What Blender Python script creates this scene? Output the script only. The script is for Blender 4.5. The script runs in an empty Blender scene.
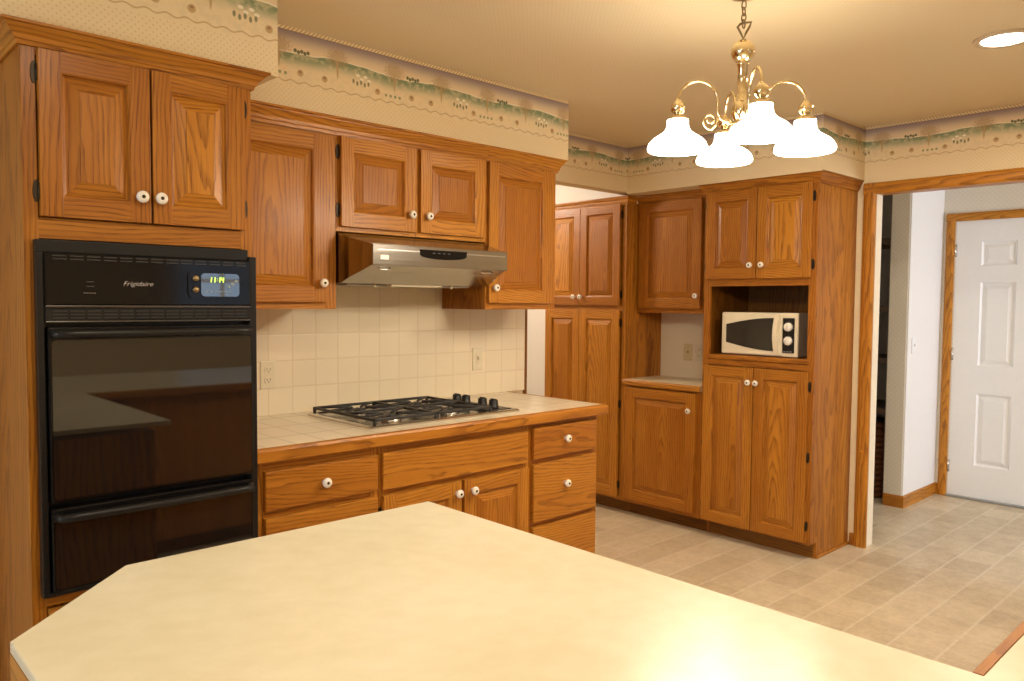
import bpy, bmesh, math, random
from mathutils import Vector, Matrix
SC = bpy.context.scene
COL = SC.collection
PI = math.pi
random.seed(7)

# ------------------------------------------------------------------ camera
def cam_axes(yaw, pitch, roll):
    cy, sy, cp, sp = math.cos(yaw), math.sin(yaw), math.cos(pitch), math.sin(pitch)
    f = Vector((cy*cp, sy*cp, -sp)); r = Vector((sy, -cy, 0)); d = f.cross(r)
    c, s = math.cos(roll), math.sin(roll)
    return c*r + s*d, -s*r + c*d, f
_r, _d, _f = cam_axes(math.radians(46.63), math.radians(2.842), math.radians(-.449))
cam_data = bpy.data.cameras.new('camera')
cam_data.sensor_width = 36.0
cam_data.lens = 777.78/1024*36.0
cam_data.clip_start = 0.02
cam = bpy.data.objects.new('camera', cam_data); COL.objects.link(cam)
m = Matrix((( _r.x, -_d.x, -_f.x, 0), (_r.y, -_d.y, -_f.y, 0), (_r.z, -_d.z, -_f.z, 1.38), (0, 0, 0, 1)))
cam.matrix_world = m
SC.camera = cam

# ------------------------------------------------------------------ world, exposure
SC.view_settings.view_transform = 'Standard'
SC.view_settings.look = 'None'
SC.view_settings.gamma = 1
SC.view_settings.use_curve_mapping = False
SC.view_settings.exposure = 0.28
w = bpy.data.worlds.new('world'); SC.world = w; w.use_nodes = True
bg = w.node_tree.nodes['Background']
bg.inputs[0].default_value = (0.55, 0.75, 1.0, 1); bg.inputs[1].default_value = 0.5

def area_light(name, loc, rot, sx, sy, power, color, parent=None):
    l = bpy.data.lights.new(name, 'AREA'); l.shape = 'RECTANGLE'; l.size = sx; l.size_y = sy
    l.energy = power; l.color = color
    o = bpy.data.objects.new(name, l); COL.objects.link(o); o.location = loc; o.rotation_euler = rot
    return o
def disc_light(name, loc, dia, power, color, parent=None):
    l = bpy.data.lights.new(name, 'AREA'); l.shape = 'DISK'; l.size = dia; l.energy = power; l.color = color
    o = bpy.data.objects.new(name, l); COL.objects.link(o); o.location = loc
    if parent: o.parent = parent
    return o
def point_light(name, loc, rad, power, color, parent=None):
    l = bpy.data.lights.new(name, 'POINT'); l.shadow_soft_size = rad; l.energy = power; l.color = color
    o = bpy.data.objects.new(name, l); COL.objects.link(o); o.location = loc
    if parent: o.parent = parent
    return o
WARM = (1.0, 0.87, 0.68)
COOL = (0.62, 0.78, 1.0)
P_BULB, P_CAN, P_CAN_FILL = 6.0, 16.0, 9.0
P_WIN_BACK, P_WIN_LEFT, P_HALL, P_REAR = 1.8, 55.0, 92.0, 42.0
# daylight standing outside the windows
area_light('daylight_back', (2.95, -2.62, 1.55), (PI/2, 0, 0), 0.9, 1.0, P_WIN_BACK, COOL)
area_light('daylight_left', (-2.62, 1.6, 1.45), (0, -PI/2, 0), 1.3, 1.5, P_WIN_LEFT, COOL)
area_light('daylight_hall', (5.4, -1.82, 1.45), (PI/2, 0, 0), 1.1, 1.5, P_HALL, (0.76, 0.83, 1.0))

# ------------------------------------------------------------------ shader helper
class V:                                   # a number or socket with arithmetic
    def __init__(s, nt, k): s.nt, s.k = nt, k
    def _m(s, op, *a):
        n = s.nt.nodes.new('ShaderNodeMath'); n.operation = op
        for i, x in enumerate((s,)+a):
            x = x.k if isinstance(x, V) else x
            if hasattr(x, 'is_linked'): s.nt.links.new(x, n.inputs[i])
            else: n.inputs[i].default_value = x
        return V(s.nt, n.outputs[0])
    def __add__(s, o): return s._m('ADD', o)
    def __sub__(s, o): return s._m('SUBTRACT', o)
    def __mul__(s, o): return s._m('MULTIPLY', o)
    def __truediv__(s, o): return s._m('DIVIDE', o)
    def frac(s): return s._m('FRACT')
    def floor(s): return s._m('FLOOR')
    def abs(s): return s._m('ABSOLUTE')
    def sqrt(s): return s._m('SQRT')
    def sin(s): return s._m('SINE')
    def max(s, o): return s._m('MAXIMUM', o)
    def min(s, o): return s._m('MINIMUM', o)
    def gt(s, o): return s._m('GREATER_THAN', o)
    def lt(s, o): return s._m('LESS_THAN', o)
    def smooth(s, a, b):                   # smoothstep a..b
        n = s.nt.nodes.new('ShaderNodeMapRange'); n.interpolation_type = 'SMOOTHSTEP'; n.clamp = True
        s.nt.links.new(s.k, n.inputs['Value'])
        n.inputs['From Min'].default_value = min(a, b); n.inputs['From Max'].default_value = max(a, b)
        n.inputs['To Min'].default_value = 0 if a < b else 1; n.inputs['To Max'].default_value = 1 if a < b else 0
        return V(s.nt, n.outputs[0])
class Mat:
    def __init__(s, name, rough=0.5, metal=0.0, spec=0.5):
        s.m = bpy.data.materials.new(name); s.m.use_nodes = True; s.nt = s.m.node_tree
        s.b = s.nt.nodes['Principled BSDF']
        s.b.inputs['Roughness'].default_value = rough; s.b.inputs['Metallic'].default_value = metal
        s.b.inputs['Specular IOR Level'].default_value = spec
    def n(s, t, **kw):
        x = s.nt.nodes.new(t)
        for k, v in kw.items(): setattr(x, k, v)
        return x
    def link(s, a, b): s.nt.links.new(a.k if isinstance(a, V) else a, b)
    def pos(s):                            # world position as three values
        g = s.n('ShaderNodeNewGeometry'); x = s.n('ShaderNodeSeparateXYZ'); s.link(g.outputs['Position'], x.inputs[0])
        return [V(s.nt, x.outputs[i]) for i in range(3)], g
    def obj(s, scale=(1, 1, 1), rand=True):
        tc = s.n('ShaderNodeTexCoord'); mp = s.n('ShaderNodeMapping'); mp.inputs['Scale'].default_value = scale
        s.link(tc.outputs['Object'], mp.inputs[0])
        if rand:
            oi = s.n('ShaderNodeObjectInfo'); wn = s.n('ShaderNodeTexWhiteNoise', noise_dimensions='1D')
            s.link(oi.outputs['Random'], wn.inputs['W'])
            vm = s.n('ShaderNodeVectorMath', operation='MULTIPLY_ADD')
            s.link(wn.outputs['Color'], vm.inputs[0]); vm.inputs[1].default_value = (5, 5, 5); vm.inputs[2].default_value = (0, 0, 0)
            ad = s.n('ShaderNodeVectorMath', operation='ADD')
            s.link(mp.outputs[0], ad.inputs[0]); s.link(vm.outputs[0], ad.inputs[1]); return ad.outputs[0]
        return mp.outputs[0]
    def noise(s, vec, scale, detail=2, rough=0.5):
        x = s.n('ShaderNodeTexNoise'); s.link(vec, x.inputs['Vector']); x.inputs['Scale'].default_value = scale
        x.inputs['Detail'].default_value = detail; x.inputs['Roughness'].default_value = rough
        return V(s.nt, x.outputs[0])
    def mix(s, f, a, b):
        x = s.n('ShaderNodeMix', data_type='RGBA')
        for v, i in ((f, 0), (a, 6), (b, 7)):
            v = v.k if isinstance(v, V) else v
            if hasattr(v, 'is_linked'): s.link(v, x.inputs[i])
            else: x.inputs[i].default_value = v if i == 0 else (*v, 1) if len(v) == 3 else v
        return x.outputs[2]
    def color(s, c):
        if hasattr(c, 'is_linked'): s.link(c, s.b.inputs['Base Color'])
        else: s.b.inputs['Base Color'].default_value = (*c, 1)
    def bump(s, h, strength=0.3, dist=0.002):
        x = s.n('ShaderNodeBump'); x.inputs['Strength'].default_value = strength; x.inputs['Distance'].default_value = dist
        s.link(h, x.inputs['Height']); s.link(x.outputs[0], s.b.inputs['Normal'])
def vec3(M, a, b, c):
    x = M.n('ShaderNodeCombineXYZ')
    for i, v in enumerate((a, b, c)):
        if isinstance(v, V): M.link(v, x.inputs[i])
        else: x.inputs[i].default_value = v
    return x.outputs[0]
def plain(name, c, rough=0.5, metal=0.0, spec=0.5, var=0.06, scale=30):
    M = Mat(name, rough, metal, spec)
    f = M.noise(M.obj(), scale, 3)
    M.color(M.mix(f, tuple(x*(1-var) for x in c), tuple(min(1, x*(1+var)) for x in c)))
    return M.m

OAK_L, OAK_M, OAK_D = (0.52, 0.212, 0.022), (0.365, 0.126, 0.010), (0.135, 0.033, 0.003)
def oak(name, axis, tint=1.0, rough=0.42):
    M = Mat(name, rough, 0, 0.25)
    tc = M.n('ShaderNodeTexCoord'); oi = M.n('ShaderNodeObjectInfo')
    sx = M.n('ShaderNodeSeparateXYZ'); M.link(tc.outputs['Object'], sx.inputs[0])
    wn = M.n('ShaderNodeTexWhiteNoise', noise_dimensions='1D'); M.link(oi.outputs['Random'], wn.inputs['W'])
    sr = M.n('ShaderNodeSeparateColor'); M.link(wn.outputs['Color'], sr.inputs[0])
    p = [V(M.nt, sx.outputs[i]) for i in range(3)]; r = [V(M.nt, sr.outputs[i]) for i in range(3)]
    a = p[axis]; c1, c2 = [p[i] for i in range(3) if i != axis]
    # pith axis: beside the board, leaning a little so the rings run out as arches
    q1 = c1 + (r[0] - 0.5)*0.16 + a*((r[1] - 0.5)*0.10)
    q2 = c2 + (r[1] - 0.5)*0.10 + 0.045 + a*((r[2] - 0.5)*0.22 + 0.02)
    qa = a + r[2]*9.0
    wob = M.noise(vec3(M, q1, q2, qa*0.22 + r[0]*7.0), 9, 3, 0.55)
    wob2 = M.noise(vec3(M, q1*1.0, q2, qa*0.10), 60, 2, 0.5)
    d = (q1*q1 + q2*q2).sqrt() + (wob - 0.5)*0.055 + (wob2 - 0.5)*0.004
    ring = (d/0.0125 + r[0]*5.0).frac()
    line = ring.smooth(0.35, 0.92)*ring.smooth(1.0, 0.93)
    fine = M.noise(vec3(M, c1*330.0, c2*330.0, qa*9.0), 1.0, 3, 0.6)
    broad = M.noise(vec3(M, q1*14.0, q2*14.0, qa*1.2), 1.0, 2)
    pores = fine.smooth(0.50, 0.66)
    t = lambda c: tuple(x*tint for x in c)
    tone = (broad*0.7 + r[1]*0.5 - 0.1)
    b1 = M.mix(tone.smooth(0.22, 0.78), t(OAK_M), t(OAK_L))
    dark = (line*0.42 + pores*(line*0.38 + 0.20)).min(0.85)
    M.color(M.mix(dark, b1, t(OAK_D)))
    M.b.inputs['Coat Weight'].default_value = 0.10; M.b.inputs['Coat Roughness'].default_value = 0.22
    M.bump(pores*-1.0, 0.10, 0.001)
    return M.m
OAK_U, OAK_DP, OAK_V = oak('oak_grain_across', 0), oak('oak_grain_deep', 1), oak('oak_grain_upright', 2)
OAKS = [OAK_V, OAK_U, OAK_DP]
OAK_SHADED = oak('oak_shaded_niche', 2, 0.45, 0.5)  # oak copy with the niche's shade put into its colour
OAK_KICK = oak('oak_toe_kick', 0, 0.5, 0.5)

# ---- wallpaper
def dots(M, u, z, p, r):
    a = (u + z)/p; b = (u - z)/p
    a = a.frac() - 0.5; b = b.frac() - 0.5
    return (a*a + b*b).sqrt().smooth(r, r*0.5)
def wallpaper(name, border=True, base=(0.80, 0.65, 0.41), dot=(0.58, 0.41, 0.21)):
    M = Mat(name, 0.75, 0, 0.2)
    (x, y, z), g = M.pos()
    u = x + y
    d = dots(M, u, z, 0.019, 0.24)
    col = M.mix(d*0.55, base, dot)
    if border:
        top, bot = 2.37, 2.163
        t = z*-1.0 + top                                  # metres below the ceiling
        per = 0.50
        uu = (u + 0.37)/per
        cell = (uu.frac() - 0.5)*per
        pv = vec3(M, u, z, 0.0)
        nz = M.noise(pv, 38, 3, 0.6); nf = M.noise(pv, 170, 2, 0.6); nl = M.noise(pv, 7, 2)
        # sky
        sky = M.mix(t.smooth(0.012, 0.075), (0.31, 0.235, 0.24), (0.78, 0.63, 0.42))
        ridge = t + (uu*2*PI).sin()*0.006 + (nl - 0.5)*0.02
        green = M.mix(ridge.smooth(0.090, 0.150), (0.22, 0.28, 0.16), (0.80, 0.65, 0.41))
        green = M.mix(nz.smooth(0.46, 0.60)*0.5, green, (0.70, 0.58, 0.36))
        c = M.mix(ridge.smooth(0.084, 0.088), sky, green)
        # pale fence on the ridge
        c = M.mix(((ridge - 0.084).abs().smooth(0.004, 0.002))*0.8, c, (0.86, 0.76, 0.55))
        def blob(c, cu, ct, ru, rt, colr, amt=1.0, soft=0.25, nse=0.0):
            du = (cell - cu)/ru; dt = (t - ct)/rt
            r = (du*du + dt*dt).sqrt()
            if nse: r = r + (nf - 0.5)*nse
            return M.mix(r.smooth(1.0 + soft, 1.0 - soft)*amt, c, colr)
        brown, dk, white, tan = (0.30, 0.17, 0.08), (0.10, 0.12, 0.055), (0.88, 0.80, 0.64), (0.52, 0.33, 0.15)
        for cu in (-0.16, 0.10):                          # bare trees
            c = blob(c, cu, 0.070, 0.042, 0.032, (0.42, 0.27, 0.13), 0.6, 0.3, 3.0)
            c = blob(c, cu, 0.112, 0.0045, 0.036, tan, 0.85)
        for k in range(5): c = blob(c, 0.165 + k*0.013, 0.080 + (k % 2)*0.004, 0.0065, 0.007, dk, 0.9)
        for k in range(4): c = blob(c, -0.07 + k*0.017, 0.118 + (k % 2)*0.012, 0.0085, 0.0055, white, 0.95)
        for k in range(5): c = blob(c, -0.09 + k*0.017, 0.142 + (k % 2)*0.006, 0.005, 0.009, dk, 0.75)
        for cu, ct in ((-0.215, 0.16), (0.02, 0.162), (0.185, 0.158)):
            c = blob(c, cu, ct, 0.012, 0.012, tan, 0.9); c = blob(c, cu, ct-0.004, 0.006, 0.004, brown, 0.8)
        for k in range(4): c = blob(c, 0.06 + k*0.022, 0.168, 0.006, 0.006, (0.25, 0.27, 0.12), 0.85)
        c = blob(c, 0.12, 0.148, 0.015, 0.008, (0.80, 0.60, 0.38), 0.9)
        # scalloped foot line and rope edge
        sc = ((t - 0.193) + (u*2*PI/0.055).sin()*0.004).abs()
        c = M.mix(sc.smooth(0.0035, 0.0012)*0.75, c, tan)
        rope = ((u + t)*2*PI/0.016).sin().smooth(-0.2, 0.6)
        c = M.mix(t.smooth(0.0135, 0.0125), c, M.mix(rope, (0.58, 0.43, 0.23), (0.84, 0.70, 0.45)))
        c = M.mix((t - 0.0145).abs().smooth(0.002, 0.001)*0.6, c, brown)
        col = M.mix(z.gt(bot), col, c)
    M.color(col)
    return M.m
PAPER = wallpaper('wallpaper_with_border')
def hall_paper():
    M = Mat('wallpaper_hall', 0.7, 0, 0.2)
    (x, y, z), g = M.pos()
    u = x + y
    d = dots(M, u, z, 0.034, 0.22)
    M.color(M.mix(d*0.7, (0.74, 0.69, 0.60), (0.86, 0.83, 0.79)))
    return M.m
HALL_PAPER = hall_paper()
def ceiling_mat():
    M = Mat('ceiling_paper', 0.55, 0, 0.3)
    (x, y, z), g = M.pos()
    d = dots(M, x, y, 0.02, 0.26)
    M.color(M.mix(d*0.55, (0.81, 0.675, 0.45), (0.69, 0.555, 0.345)))
    return M.m
CEIL = ceiling_mat()
def tile_mat(name, hor, pu, pv, off, base, grout, vary=0.05, gw=0.03, rough=0.3, bump=0.25, gm=0.55):
    M = Mat(name, rough, 0, 0.5)
    (x, y, z), g = M.pos()
    a, b = (x, y) if hor else (x + y, z)
    ta, tb = (a - off[0])/pu, (b - off[1])/pv
    fa = (ta.frac() - 0.5).abs(); fb = (tb.frac() - 0.5).abs()
    edge = fa.max(fb).smooth(0.5 - gw*1.3, 0.5 - gw*0.5)
    wn = M.n('ShaderNodeTexWhiteNoise', noise_dimensions='2D'); M.link(vec3(M, ta.floor(), tb.floor(), 0.0), wn.inputs['Vector'])
    nz = M.noise(vec3(M, x, y, z), 14, 3)
    f = V(M.nt, wn.outputs['Value'])*0.6 + nz*0.4
    c = M.mix(f, tuple(k*(1-vary) for k in base), tuple(min(1, k*(1+vary)) for k in base))
    M.color(M.mix(edge*gm, c, grout))
    M.bump(edge*-1.0, bump, 0.002)
    return M.m
TILE = tile_mat('backsplash_tile', False, 0.106, 0.109, (1.532+2.94, 0.914), (0.80, 0.70, 0.52), (0.66, 0.55, 0.38))
TILE_TOP = tile_mat('counter_tile', True, 0.106, 0.20, (1.532, 2.26), (0.80, 0.70, 0.52), (0.48, 0.38, 0.25), 0.04, 0.026, gm=0.8)
def floor_mat():
    M = Mat('floor_tile', 0.38, 0, 0.4)
    (x, y, z), g = M.pos()
    tb = (y - 1.376)/0.179
    row = tb.floor()
    wn0 = M.n('ShaderNodeTexWhiteNoise', noise_dimensions='1D'); M.link(row, wn0.inputs['W'])
    ta = x/0.235 + V(M.nt, wn0.outputs['Value'])
    fa = (ta.frac() - 0.5).abs(); fb = (tb.frac() - 0.5).abs()
    pv = vec3(M, x, y, 0.0)
    nz = M.noise(pv, 9, 5, 0.65); nb = M.noise(pv, 45, 4, 0.7)
    edge = (fa.smooth(0.470, 0.492)*0.55).max(fb.smooth(0.455, 0.485))
    wn = M.n('ShaderNodeTexWhiteNoise', noise_dimensions='2D'); M.link(vec3(M, ta.floor(), row, 0.0), wn.inputs['Vector'])
    f = (V(M.nt, wn.outputs['Value'])*0.24 + nz*0.66 + nb*0.5 - 0.2)
    c = M.mix(f.smooth(0.1, 0.95), (0.42, 0.325, 0.20), (0.72, 0.61, 0.44))
    c = M.mix(edge*(nb*0.9), c, (0.74, 0.67, 0.56))
    M.color(c); M.bump(edge*-1.0, 0.1, 0.002)
    return M.m
FLOOR = floor_mat()
def laminate():
    M = Mat('counter_laminate', 0.27, 0, 0.33)
    v = M.obj((1, 1, 1), False)
    n1 = M.noise(v, 3.2, 4, 0.6); n2 = M.noise(v, 26, 3, 0.6)
    M.color(M.mix((n1*0.65 + n2*0.35).smooth(0.3, 0.7), (0.67, 0.60, 0.41), (0.745, 0.68, 0.50)))
    return M.m
LAM = laminate()
def steel():
    M = Mat('brushed_steel', 0.28, 1.0)
    v = M.obj((2, 300, 300), False); f = M.noise(v, 1, 2)
    M.color(M.mix(f, (0.31, 0.285, 0.255), (0.39, 0.365, 0.33)))
    M.link((f*0.10 + 0.14), M.b.inputs['Roughness'])
    return M.m
STEEL = steel()
STEELB = plain('bright_steel', (0.62, 0.59, 0.55), 0.22, 1.0)
BLACK = plain('black_enamel', (0.007, 0.006, 0.006), 0.10, 0, 0.28)
BLACKM = plain('black_satin', (0.013, 0.012, 0.011), 0.32, 0, 0.3)
SLOT = plain('slot_shadow_black', (0.004, 0.004, 0.004), 0.6)
SLOTG = plain('slot_grey_bar', (0.03, 0.028, 0.026), 0.4)
IRON = plain('cast_iron', (0.018, 0.016, 0.015), 0.5)
GLASSB = plain('oven_black_glass', (0.010, 0.008, 0.007), 0.03, 0, 0.95)
BRASS = plain('polished_brass', (0.80, 0.67, 0.42), 0.12, 1.0)
BRASSD = plain('antique_brass', (0.045, 0.032, 0.018), 0.42, 0.7)
BRASSC = plain('chain_brass', (0.30, 0.22, 0.11), 0.35, 0.9)
CERAMIC = plain('white_ceramic', (0.86, 0.80, 0.70), 0.15)
IVORY = plain('ivory_plastic', (0.66, 0.54, 0.30), 0.35)
IVORYL = plain('pale_ivory_plastic', (0.74, 0.66, 0.48), 0.35)
WHITE = plain('white_paint', (0.84, 0.84, 0.84), 0.4, 0, 0.4, 0.02)
WALLW = plain('white_wall_paint', (0.82, 0.80, 0.77), 0.7, 0, 0.2, 0.02)
CREAMW = plain('cream_wall_paint', (0.80, 0.70, 0.52), 0.7, 0, 0.2, 0.02)
MWAVE = plain('microwave_cream', (0.80, 0.70, 0.50), 0.3)
MWSIDE = plain('microwave_case_grey', (0.33, 0.27, 0.21), 0.35)
MWGLASS = plain('microwave_window', (0.030, 0.026, 0.020), 0.12)
SHELFE = plain('closet_shelf_dark_wood', (0.07, 0.04, 0.022), 0.6)
WICKER = plain('wicker_brown', (0.16, 0.055, 0.02), 0.6, 0, 0.3, 0.3, 90)
SHELFD = plain('closet_shelf_paint', (0.40, 0.36, 0.31), 0.6)
CHROME = plain('satin_nickel', (0.60, 0.58, 0.55), 0.25, 1.0)
GREY = plain('threshold_grey', (0.33, 0.33, 0.32), 0.4, 0.5)
LOGO = plain('logo_silver', (0.42, 0.38, 0.36), 0.4, 0.3)
BADGE = plain('badge_silver', (0.78, 0.72, 0.64), 0.35, 0.3)
INK = plain('ink_grey', (0.22, 0.18, 0.15), 0.5)
def emis(name, c, s, base=(0.8, 0.8, 0.8)):
    M = Mat(name, 0.3); M.color(base)
    M.b.inputs['Emission Color'].default_value = (*c, 1); M.b.inputs['Emission Strength'].default_value = s
    return M.m
SHADE = emis('lit_white_glass', (1.0, 0.90, 0.74), 10.0, (0.9, 0.88, 0.84))
BULB = emis('lit_bulb', (1.0, 0.85, 0.62), 9)
LENS = emis('lit_lens', (1.0, 0.92, 0.80), 9)
DIGIT = emis('green_digits', (0.62, 1.0, 0.12), 1.6, (0.05, 0.08, 0.02))
DISPLAY = Mat('display_glass', 0.04, 0, 1.0); DISPLAY.color((0.012, 0.016, 0.022)); DISPLAY.b.inputs['Coat Weight'].default_value = 1.0; DISPLAY.b.inputs['Coat IOR'].default_value = 2.2; DISPLAY = DISPLAY.m
def pane_mat():
    M = Mat('window_glass', 0.02)
    t = M.n('ShaderNodeBsdfTransparent'); gl = M.n('ShaderNodeBsdfGlossy'); gl.inputs['Roughness'].default_value = 0.02
    mx = M.n('ShaderNodeMixShader'); mx.inputs[0].default_value = 0.07
    M.link(t.outputs[0], mx.inputs[1]); M.link(gl.outputs[0], mx.inputs[2])
    M.link(mx.outputs[0], M.nt.nodes['Material Output'].inputs['Surface'])
    return M.m
PANE = pane_mat()

# ------------------------------------------------------------------ mesh helper
class MB:
    def __init__(s): s.bm = bmesh.new()
    def _mat(s, faces, mi, smooth=False):
        for f in faces: f.material_index = mi; f.smooth = smooth
    def box(s, x0, x1, y0, y1, z0, z1, mi=0, bev=0.0):
        x0, x1 = min(x0, x1), max(x0, x1); y0, y1 = min(y0, y1), max(y0, y1); z0, z1 = min(z0, z1), max(z0, z1)
        tmp = bmesh.new()
        bmesh.ops.create_cube(tmp, size=1)
        for v in tmp.verts:
            v.co = Vector((x0 + (v.co.x+.5)*(x1-x0), y0 + (v.co.y+.5)*(y1-y0), z0 + (v.co.z+.5)*(z1-z0)))
        if bev: bmesh.ops.bevel(tmp, geom=list(tmp.edges), offset=bev, segments=2, affect='EDGES', profile=0.5)
        s.merge(tmp, mi); return s
    def merge(s, tmp, mi=None, smooth=None):
        mp = {}
        for v in tmp.verts: mp[v] = s.bm.verts.new(v.co)
        for f in tmp.faces:
            try: nf = s.bm.faces.new([mp[v] for v in f.verts])
            except ValueError: continue
            nf.material_index = f.material_index if mi is None else mi
            nf.smooth = f.smooth if smooth is None else smooth
        tmp.free()
    def prism(s, pts, axis, a0, a1, mi=0, bev=0.0):
        """pts: 2D polygon in the two other axes (in x,y,z order), extruded along axis"""
        tmp = bmesh.new()
        def P(p, a):
            q = list(p); q.insert(axis, a); return tmp.verts.new(q)
        lo = [P(p, a0) for p in pts]; hi = [P(p, a1) for p in pts]
        n = len(pts)
        tmp.faces.new(lo[::-1]); tmp.faces.new(hi)
        for i in range(n): tmp.faces.new([lo[i], lo[(i+1) % n], hi[(i+1) % n], hi[i]])
        bmesh.ops.recalc_face_normals(tmp, faces=tmp.faces)
        if bev: bmesh.ops.bevel(tmp, geom=list(tmp.edges), offset=bev, segments=2, affect='EDGES', profile=0.5)
        s.merge(tmp, mi); return s
    def lathe(s, prof, c=(0, 0, 0), axis='Z', seg=24, mi=0, smooth=True, a0=0, a1=2*PI):
        """prof: list of (r, h)"""
        full = abs(a1-a0-2*PI) < 1e-6
        rings = []
        for r, h in prof:
            ring = []
            for k in range(seg if full else seg+1):
                a = a0 + (a1-a0)*k/seg
                p = {'Z': (r*math.cos(a), r*math.sin(a), h), 'Y': (r*math.cos(a), h, r*math.sin(a)), 'X': (h, r*math.cos(a), r*math.sin(a))}[axis]
                ring.append(s.bm.verts.new((p[0]+c[0], p[1]+c[1], p[2]+c[2])))
            rings.append(ring)
        fs = []
        m_ = len(rings[0])
        for i in range(len(rings)-1):
            for k in range(m_ if full else m_-1):
                q = [rings[i][k], rings[i][(k+1) % m_], rings[i+1][(k+1) % m_], rings[i+1][k]]
                try: fs.append(s.bm.faces.new(q))
                except ValueError: pass
        for ring, (r, h) in ((rings[0], prof[0]), (rings[-1], prof[-1])):
            if full and r > 1e-5: fs.append(s.bm.faces.new(ring))
        s._mat(fs, mi, smooth); return s
    def tube(s, pts, rad, seg=8, mi=0, closed=False):
        pts = [Vector(p) for p in pts]; n = len(pts)
        rr = rad if isinstance(rad, (list, tuple)) else [rad]*n
        rings = []; up = None
        for i, p in enumerate(pts):
            if closed: t = pts[(i+1) % n] - pts[i-1]
            else: t = pts[min(i+1, n-1)] - pts[max(i-1, 0)]
            t.normalize()
            if up is None:
                up = Vector((0, 0, 1)) if abs(t.z) < .9 else Vector((1, 0, 0))
            a = t.cross(up).normalized(); b = a.cross(t).normalized(); up = b
            rings.append([s.bm.verts.new(p + (a*math.cos(2*PI*k/seg) + b*math.sin(2*PI*k/seg))*rr[i]) for k in range(seg)])
        fs = []
        for i in range(n if closed else n-1):
            A, B = rings[i], rings[(i+1) % n]
            for k in range(seg): fs.append(s.bm.faces.new([A[k], A[(k+1) % seg], B[(k+1) % seg], B[k]]))
        if not closed: fs.append(s.bm.faces.new(rings[0])); fs.append(s.bm.faces.new(rings[-1]))
        s._mat(fs, mi, True); return s
    def sweep(s, path, prof, mi=0):
        """path: 2D points; prof: (offset to the right-hand outside, z) polygon; mitred"""
        n = len(path); P = [Vector(p) for p in path]
        nor = []
        for i in range(n):
            def nn(a, b):
                d = (b-a).normalized(); return Vector((d.y, -d.x))
            if i == 0: v = nn(P[0], P[1])
            elif i == n-1: v = nn(P[-2], P[-1])
            else:
                a, b = nn(P[i-1], P[i]), nn(P[i], P[i+1]); v = (a+b); v = v/ max(1e-6, v.dot(a))
            nor.append(v)
        rings = [[s.bm.verts.new((P[i].x + nor[i].x*o, P[i].y + nor[i].y*o, z)) for o, z in prof] for i in range(n)]
        m_ = len(prof); fs = []
        for i in range(n-1):
            dd = P[i+1] - P[i]; m2 = 2 if (mi == 1 and abs(dd.y) > abs(dd.x)) else mi
            seg_ = [s.bm.faces.new([rings[i][k], rings[i][(k+1) % m_], rings[i+1][(k+1) % m_], rings[i+1][k]]) for k in range(m_)]
            s._mat(seg_, m2)
        fs.append(s.bm.faces.new(rings[0])); fs.append(s.bm.faces.new(rings[-1]))
        s._mat(fs, mi); return s
    def build(s, name, mats, parent=None, off=(0, 0, 0)):
        bmesh.ops.recalc_face_normals(s.bm, faces=s.bm.faces)
        for v in s.bm.verts: v.co -= Vector(off)
        me = bpy.data.meshes.new(name); s.bm.to_mesh(me); s.bm.free()
        for mt in (mats if isinstance(mats, (list, tuple)) else [mats]): me.materials.append(mt)
        o = bpy.data.objects.new(name, me); COL.objects.link(o)
        if parent: o.parent = parent
        return o
def tag(o, label=None, cat=None, group=None, kind=None):
    if label: o['label'] = label
    if cat: o['category'] = cat
    if group: o['group'] = group
    if kind: o['kind'] = kind
    return o
def struct(name, mb, mats, label=None):
    o = mb.build(name, mats); o['kind'] = 'structure'
    if label: o['label'] = label
    return o
CENT = {}
class Thing:
    """frame 'A': wall coords (u,d,z) = world (x,y,z); frame 'B': u = -y, d = x"""
    def __init__(s, name, origin, frame, label, cat, group=None):
        s.o = bpy.data.objects.new(name, None); COL.objects.link(s.o); s.o.empty_display_size = 0.1
        u, d, z = origin; s.org = origin
        if frame == 'A': s.o.location = (u, d, z)
        else: s.o.location = (d, -u, z); s.o.rotation_euler = (0, 0, -PI/2)
        tag(s.o, label, cat, group)
    def part(s, name, mb, mats, parent=None, label=None):
        cs = [v.co for v in mb.bm.verts]
        c = Vector([(min(q[i] for q in cs) + max(q[i] for q in cs))/2 for i in range(3)])
        o = mb.build(name, mats, parent or s.o, c)
        CENT[o.name] = c
        o.location = c - (CENT[parent.name] if parent else Vector(s.org))
        if label: o['label'] = label
        return o
def text_mesh(name, body, size, mat, parent, loc, rot, shear=0.0, extrude=0.0006, width=None, bold=0.0):
    c = bpy.data.curves.new(name, 'FONT'); c.body = body; c.size = size; c.shear = shear; c.extrude = extrude
    c.align_x = 'CENTER'; c.align_y = 'CENTER'; c.offset = bold
    t = bpy.data.objects.new(name + '_tmp', c); COL.objects.link(t)
    dg = bpy.context.evaluated_depsgraph_get()
    me = bpy.data.meshes.new_from_object(t.evaluated_get(dg))
    bpy.data.objects.remove(t); bpy.data.curves.remove(c)
    me.name = name; me.materials.clear(); me.materials.append(mat)
    if width:
        xs = [v.co.x for v in me.vertices]; k = width/(max(xs)-min(xs))
        for v in me.vertices: v.co.x *= k
    R = Matrix.Translation(loc) @ rot
    me.transform(R)
    o = bpy.data.objects.new(name, me); COL.objects.link(o); o.parent = parent
    return o

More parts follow.
